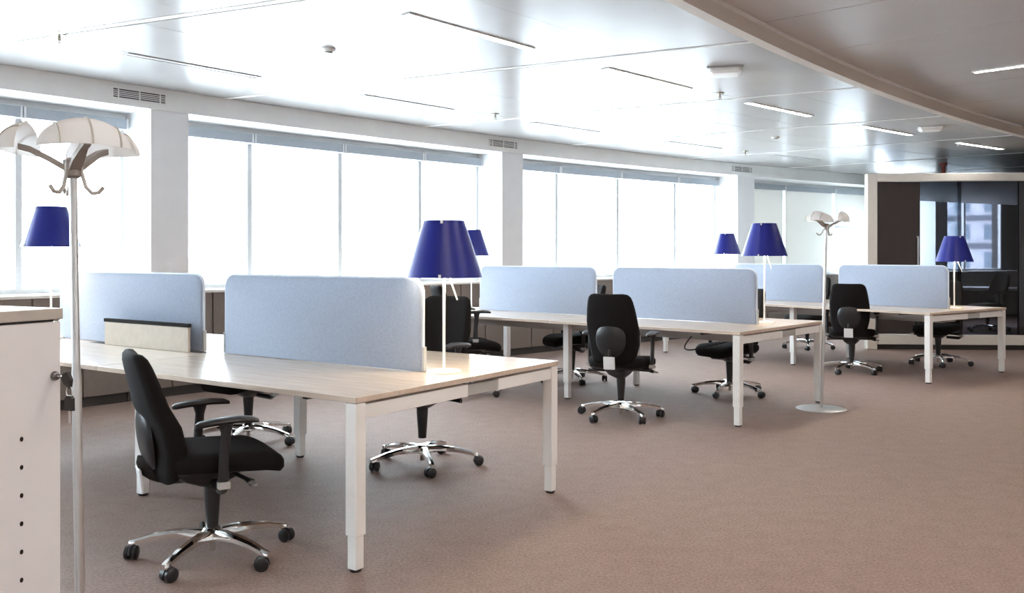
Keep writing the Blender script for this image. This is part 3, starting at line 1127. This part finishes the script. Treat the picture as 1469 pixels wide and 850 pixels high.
# ------------------------------------------------------------------ coat stands
def make_stand():
    root = empty('coat_stand')
    bm = NB()
    lathe(bm, [(0.215, 0.0), (0.215, 0.006), (0.205, 0.010), (0.02, 0.014)], 48)
    link('base_plate', bm, M['satin'], root, True)
    bm = NB()
    lathe(bm, [(0.0135, 0.013), (0.0135, 1.0), (0.0115, 1.04), (0.0115, 1.60)], 18)
    link('pole', bm, M['standpole'], root, True)
    head = empty('stand_head', (0, 0, 1.60))
    head.parent = root
    bm = NB()
    lathe(bm, [(0.014, -0.025), (0.024, -0.018), (0.026, 0.028), (0.012, 0.034)], 18)
    link('hub', bm, M['standarm'], head, True)
    for k, a in enumerate((192, 311, 76)):
        ca, sa = math.cos(R_(a)), math.sin(R_(a))
        bm = NB()
        pts = [(0.012, 0.0), (0.06, 0.03), (0.112, 0.058), (0.142, 0.066)]
        rings = []
        for d, z in pts:
            w = 0.016 if d < 0.1 else 0.010
            rings.append([(d * ca - s1 * w * sa, d * sa + s1 * w * ca, z + s2 * 0.009) for s1, s2 in ((-1, -1), (1, -1), (1, 1), (-1, 1))])
        loft(bm, rings)
        link('arm', bm, M['standarm'], head)
        # frosted scallop holder: quarter ellipsoid, hollow, open to the hub and below
        bm = NB()
        out, inn = [], []
        nu, nv = 16, 8
        for off, store in ((0.0, out), (0.003, inn)):
            for i in range(nu + 1):
                u = PI * i / nu
                row = []
                for j in range(nv + 1):
                    v = PI / 2 * j / nv
                    tx = (0.125 - off) * math.cos(u)
                    hz = (0.080 - off) * math.sin(u) * math.cos(v)
                    rr = (0.075 - off) * math.sin(u) * math.sin(v)
                    row.append((0.118 + rr, tx, 0.056 + hz - 0.25 * abs(tx) ** 1.3 * 0.35))
                store.append(row)
        def wpt(p):
            d, t, z = p
            return (d * ca - t * sa, d * sa + t * ca, z)
        vo = [[bm.verts.new(wpt(p)) for p in row] for row in out]
        vi = [[bm.verts.new(wpt(p)) for p in row] for row in inn]
        for g in (vo, vi):
            for i in range(nu):
                for j in range(nv):
                    bm.faces.new((g[i][j], g[i + 1][j], g[i + 1][j + 1], g[i][j + 1]))
        for i in range(nu):
            bm.faces.new((vo[i][0], vi[i][0], vi[i + 1][0], vo[i + 1][0]))
            bm.faces.new((vo[i][nv], vo[i + 1][nv], vi[i + 1][nv], vi[i][nv]))
        bmesh.ops.remove_doubles(bm, verts=bm.verts, dist=0.0001)
        h = link('hat_holder', bm, M['frost'], head, True)
        h['label'] = 'frosted white scallop shell holder'
        bm = NB()
        for u in (0.28, 0.5, 0.72):
            rp = []
            for j in range(7):
                v = PI / 2 * (1 - j / 6)
                uu = PI * u
                rp.append(wpt((0.118 + 0.0765 * math.sin(uu) * math.sin(v), 0.126 * math.cos(uu) * 1.0, 0.056 + 0.0815 * math.sin(uu) * math.cos(v) - 0.0875 * abs(0.125 * math.cos(uu)) ** 1.3)))
            tube(bm, rp, 0.0028, 6)
        link('rib', bm, M['standbeige'], h, True)
        # hook half way between the arms
        b = R_((250, 14, 133)[k])
        cb_, sb_ = math.cos(b), math.sin(b)
        prof = [(0.018, 0.03), (0.024, -0.01), (0.034, -0.05), (0.050, -0.068), (0.068, -0.066), (0.082, -0.050)]
        fine = []
        for i in range(len(prof) - 1):
            for u in (0, 0.5):
                fine.append((prof[i][0] * (1 - u) + prof[i + 1][0] * u, prof[i][1] * (1 - u) + prof[i + 1][1] * u))
        fine.append(prof[-1])
        bm = NB()
        tube(bm, [(d * cb_, d * sb_, z) for d, z in fine], 0.0058, 8)
        link('hook', bm, M['standbeige'], head, True)
    return root


st = make_stand()
st2 = copy_tree(st)
tag(st, 'nearest coat stand at the left edge with frosted shell holders and hooks', 'coat stand', 'coat stands')
st.location = (-1.243, 2.62, 0)
tag(st2, 'far coat stand on a round steel plate beside the middle bench', 'coat stand', 'coat stands')
st2.location = (2.725, 7.985, 0)
st2.rotation_euler = (0, 0, R_(18))
for ch in st.children:
    if not ch.name.startswith('base_plate'):
        ch.rotation_euler.y = -R_(0.95)
        if ch.name.startswith('stand_head'):
            ch.location.x = -1.60 * math.tan(R_(0.95))
for ch in st2.children:
    if not ch.name.startswith('base_plate'):
        ch.rotation_euler = (R_(0.4), R_(1.6), 0)
        if ch.name.startswith('stand_head'):
            ch.location = (1.60 * math.tan(R_(1.6)), -1.6 * math.tan(R_(0.4)), 1.60)

# ------------------------------------------------------------------ tall cabinet at the left edge, with keys
hx = Vector((-0.44, -0.898, 0)).normalized()
ka = math.atan2(hx.y, hx.x)
kc = thing('tall_cabinet', 'white cabinet with a wood top and a column of holes, cut by the left edge', 'cabinet',
           (-1.046, 2.10, 0), ka)
# local x runs along the visible face (towards us), local -y is behind the face
D = -0.45
bm = NB()
box(bm, 0.0, 0.80, D, 0.0, 0.05, 1.200, 0.002)
link('carcass', bm, M['cabinet'], kc)
bm = NB()
box(bm, 0.01, 0.79, D + 0.02, -0.02, 0.0, 0.05)
link('plinth', bm, M['dark'], kc)
bm = NB()
box(bm, -0.004, 0.804, D - 0.004, 0.004, 1.206, 1.231, 0.002)
link('top_board', bm, M['boardtop'], kc)
bm = NB()
box(bm, 0.01, 0.79, D + 0.01, -0.012, 1.199, 1.207)
link('shadow_gap', bm, M['dark'], kc)
for k in range(15):
    z = 0.945 - 0.0625 * k
    if z < 0.1:
        break
    bm = NB()
    n = 14
    hxx = 0.098
    loft(bm, [[(hxx + 0.0042 * math.cos(2 * PI * q / n), yy, z + 0.0055 * math.sin(2 * PI * q / n)) for q in range(n)] for yy in (-0.006, 0.0008)])
    link('peg_hole', bm, M['black'], kc)
bm = NB()
n = 20
rings = []
for yy, r in ((-0.002, 0.011), (0.004, 0.011), (0.010, 0.0085), (0.012, 0.006)):
    rings.append([(0.016 + r * math.cos(2 * PI * q / n), yy, 1.076 + r * math.sin(2 * PI * q / n)) for q in range(n)])
loft(bm, rings)
link('lock', bm, M['lockm'], kc, True)


def mloc(p):
    return (Matrix.Translation((-1.046, 2.10, 0)) @ Matrix.Rotation(ka, 4, 'Z')) @ Vector(p)


ks = thing('key_bunch', 'two black-headed keys hanging from the lock of the white cabinet', 'keys', mloc((0.016, 0.012, 1.076)), ka)
bm = NB()
box(bm, -0.003, 0.003, -0.003, 0.018, -0.001, 0.001)
link('key_blade', bm, M['satin'], ks)
bm = NB()
loft(bm, [[(-0.004 + 0.0, yy, zz) for yy, zz in ((0.014, -0.004), (0.022, -0.016), (0.042, -0.026), (0.046, -0.006), (0.036, 0.012), (0.022, 0.008))],
          [(0.004, yy, zz) for yy, zz in ((0.014, -0.004), (0.022, -0.016), (0.042, -0.026), (0.046, -0.006), (0.036, 0.012), (0.022, 0.008))]])
link('key_head', bm, M['plastic'], ks)
bm = NB()
rg = [(0.0, 0.038 + 0.010 * math.cos(q), -0.034 + 0.013 * math.sin(q)) for q in [2 * PI * k / 16 for k in range(17)]]
tube(bm, rg, 0.0012, 6)
link('key_ring', bm, M['satin'], ks, True)
bm = NB()
prof = [(0.027, -0.048), (0.026, -0.076), (0.052, -0.076), (0.051, -0.048), (0.044, -0.042), (0.034, -0.042)]
loft(bm, [[(-0.004, yy, zz) for yy, zz in prof], [(0.004, yy, zz) for yy, zz in prof]])
link('key_head', bm, M['plastic'], ks)
bm = NB()
box(bm, -0.001, 0.001, 0.036, 0.042, -0.105, -0.075)
link('key_blade', bm, M['satin'], ks)
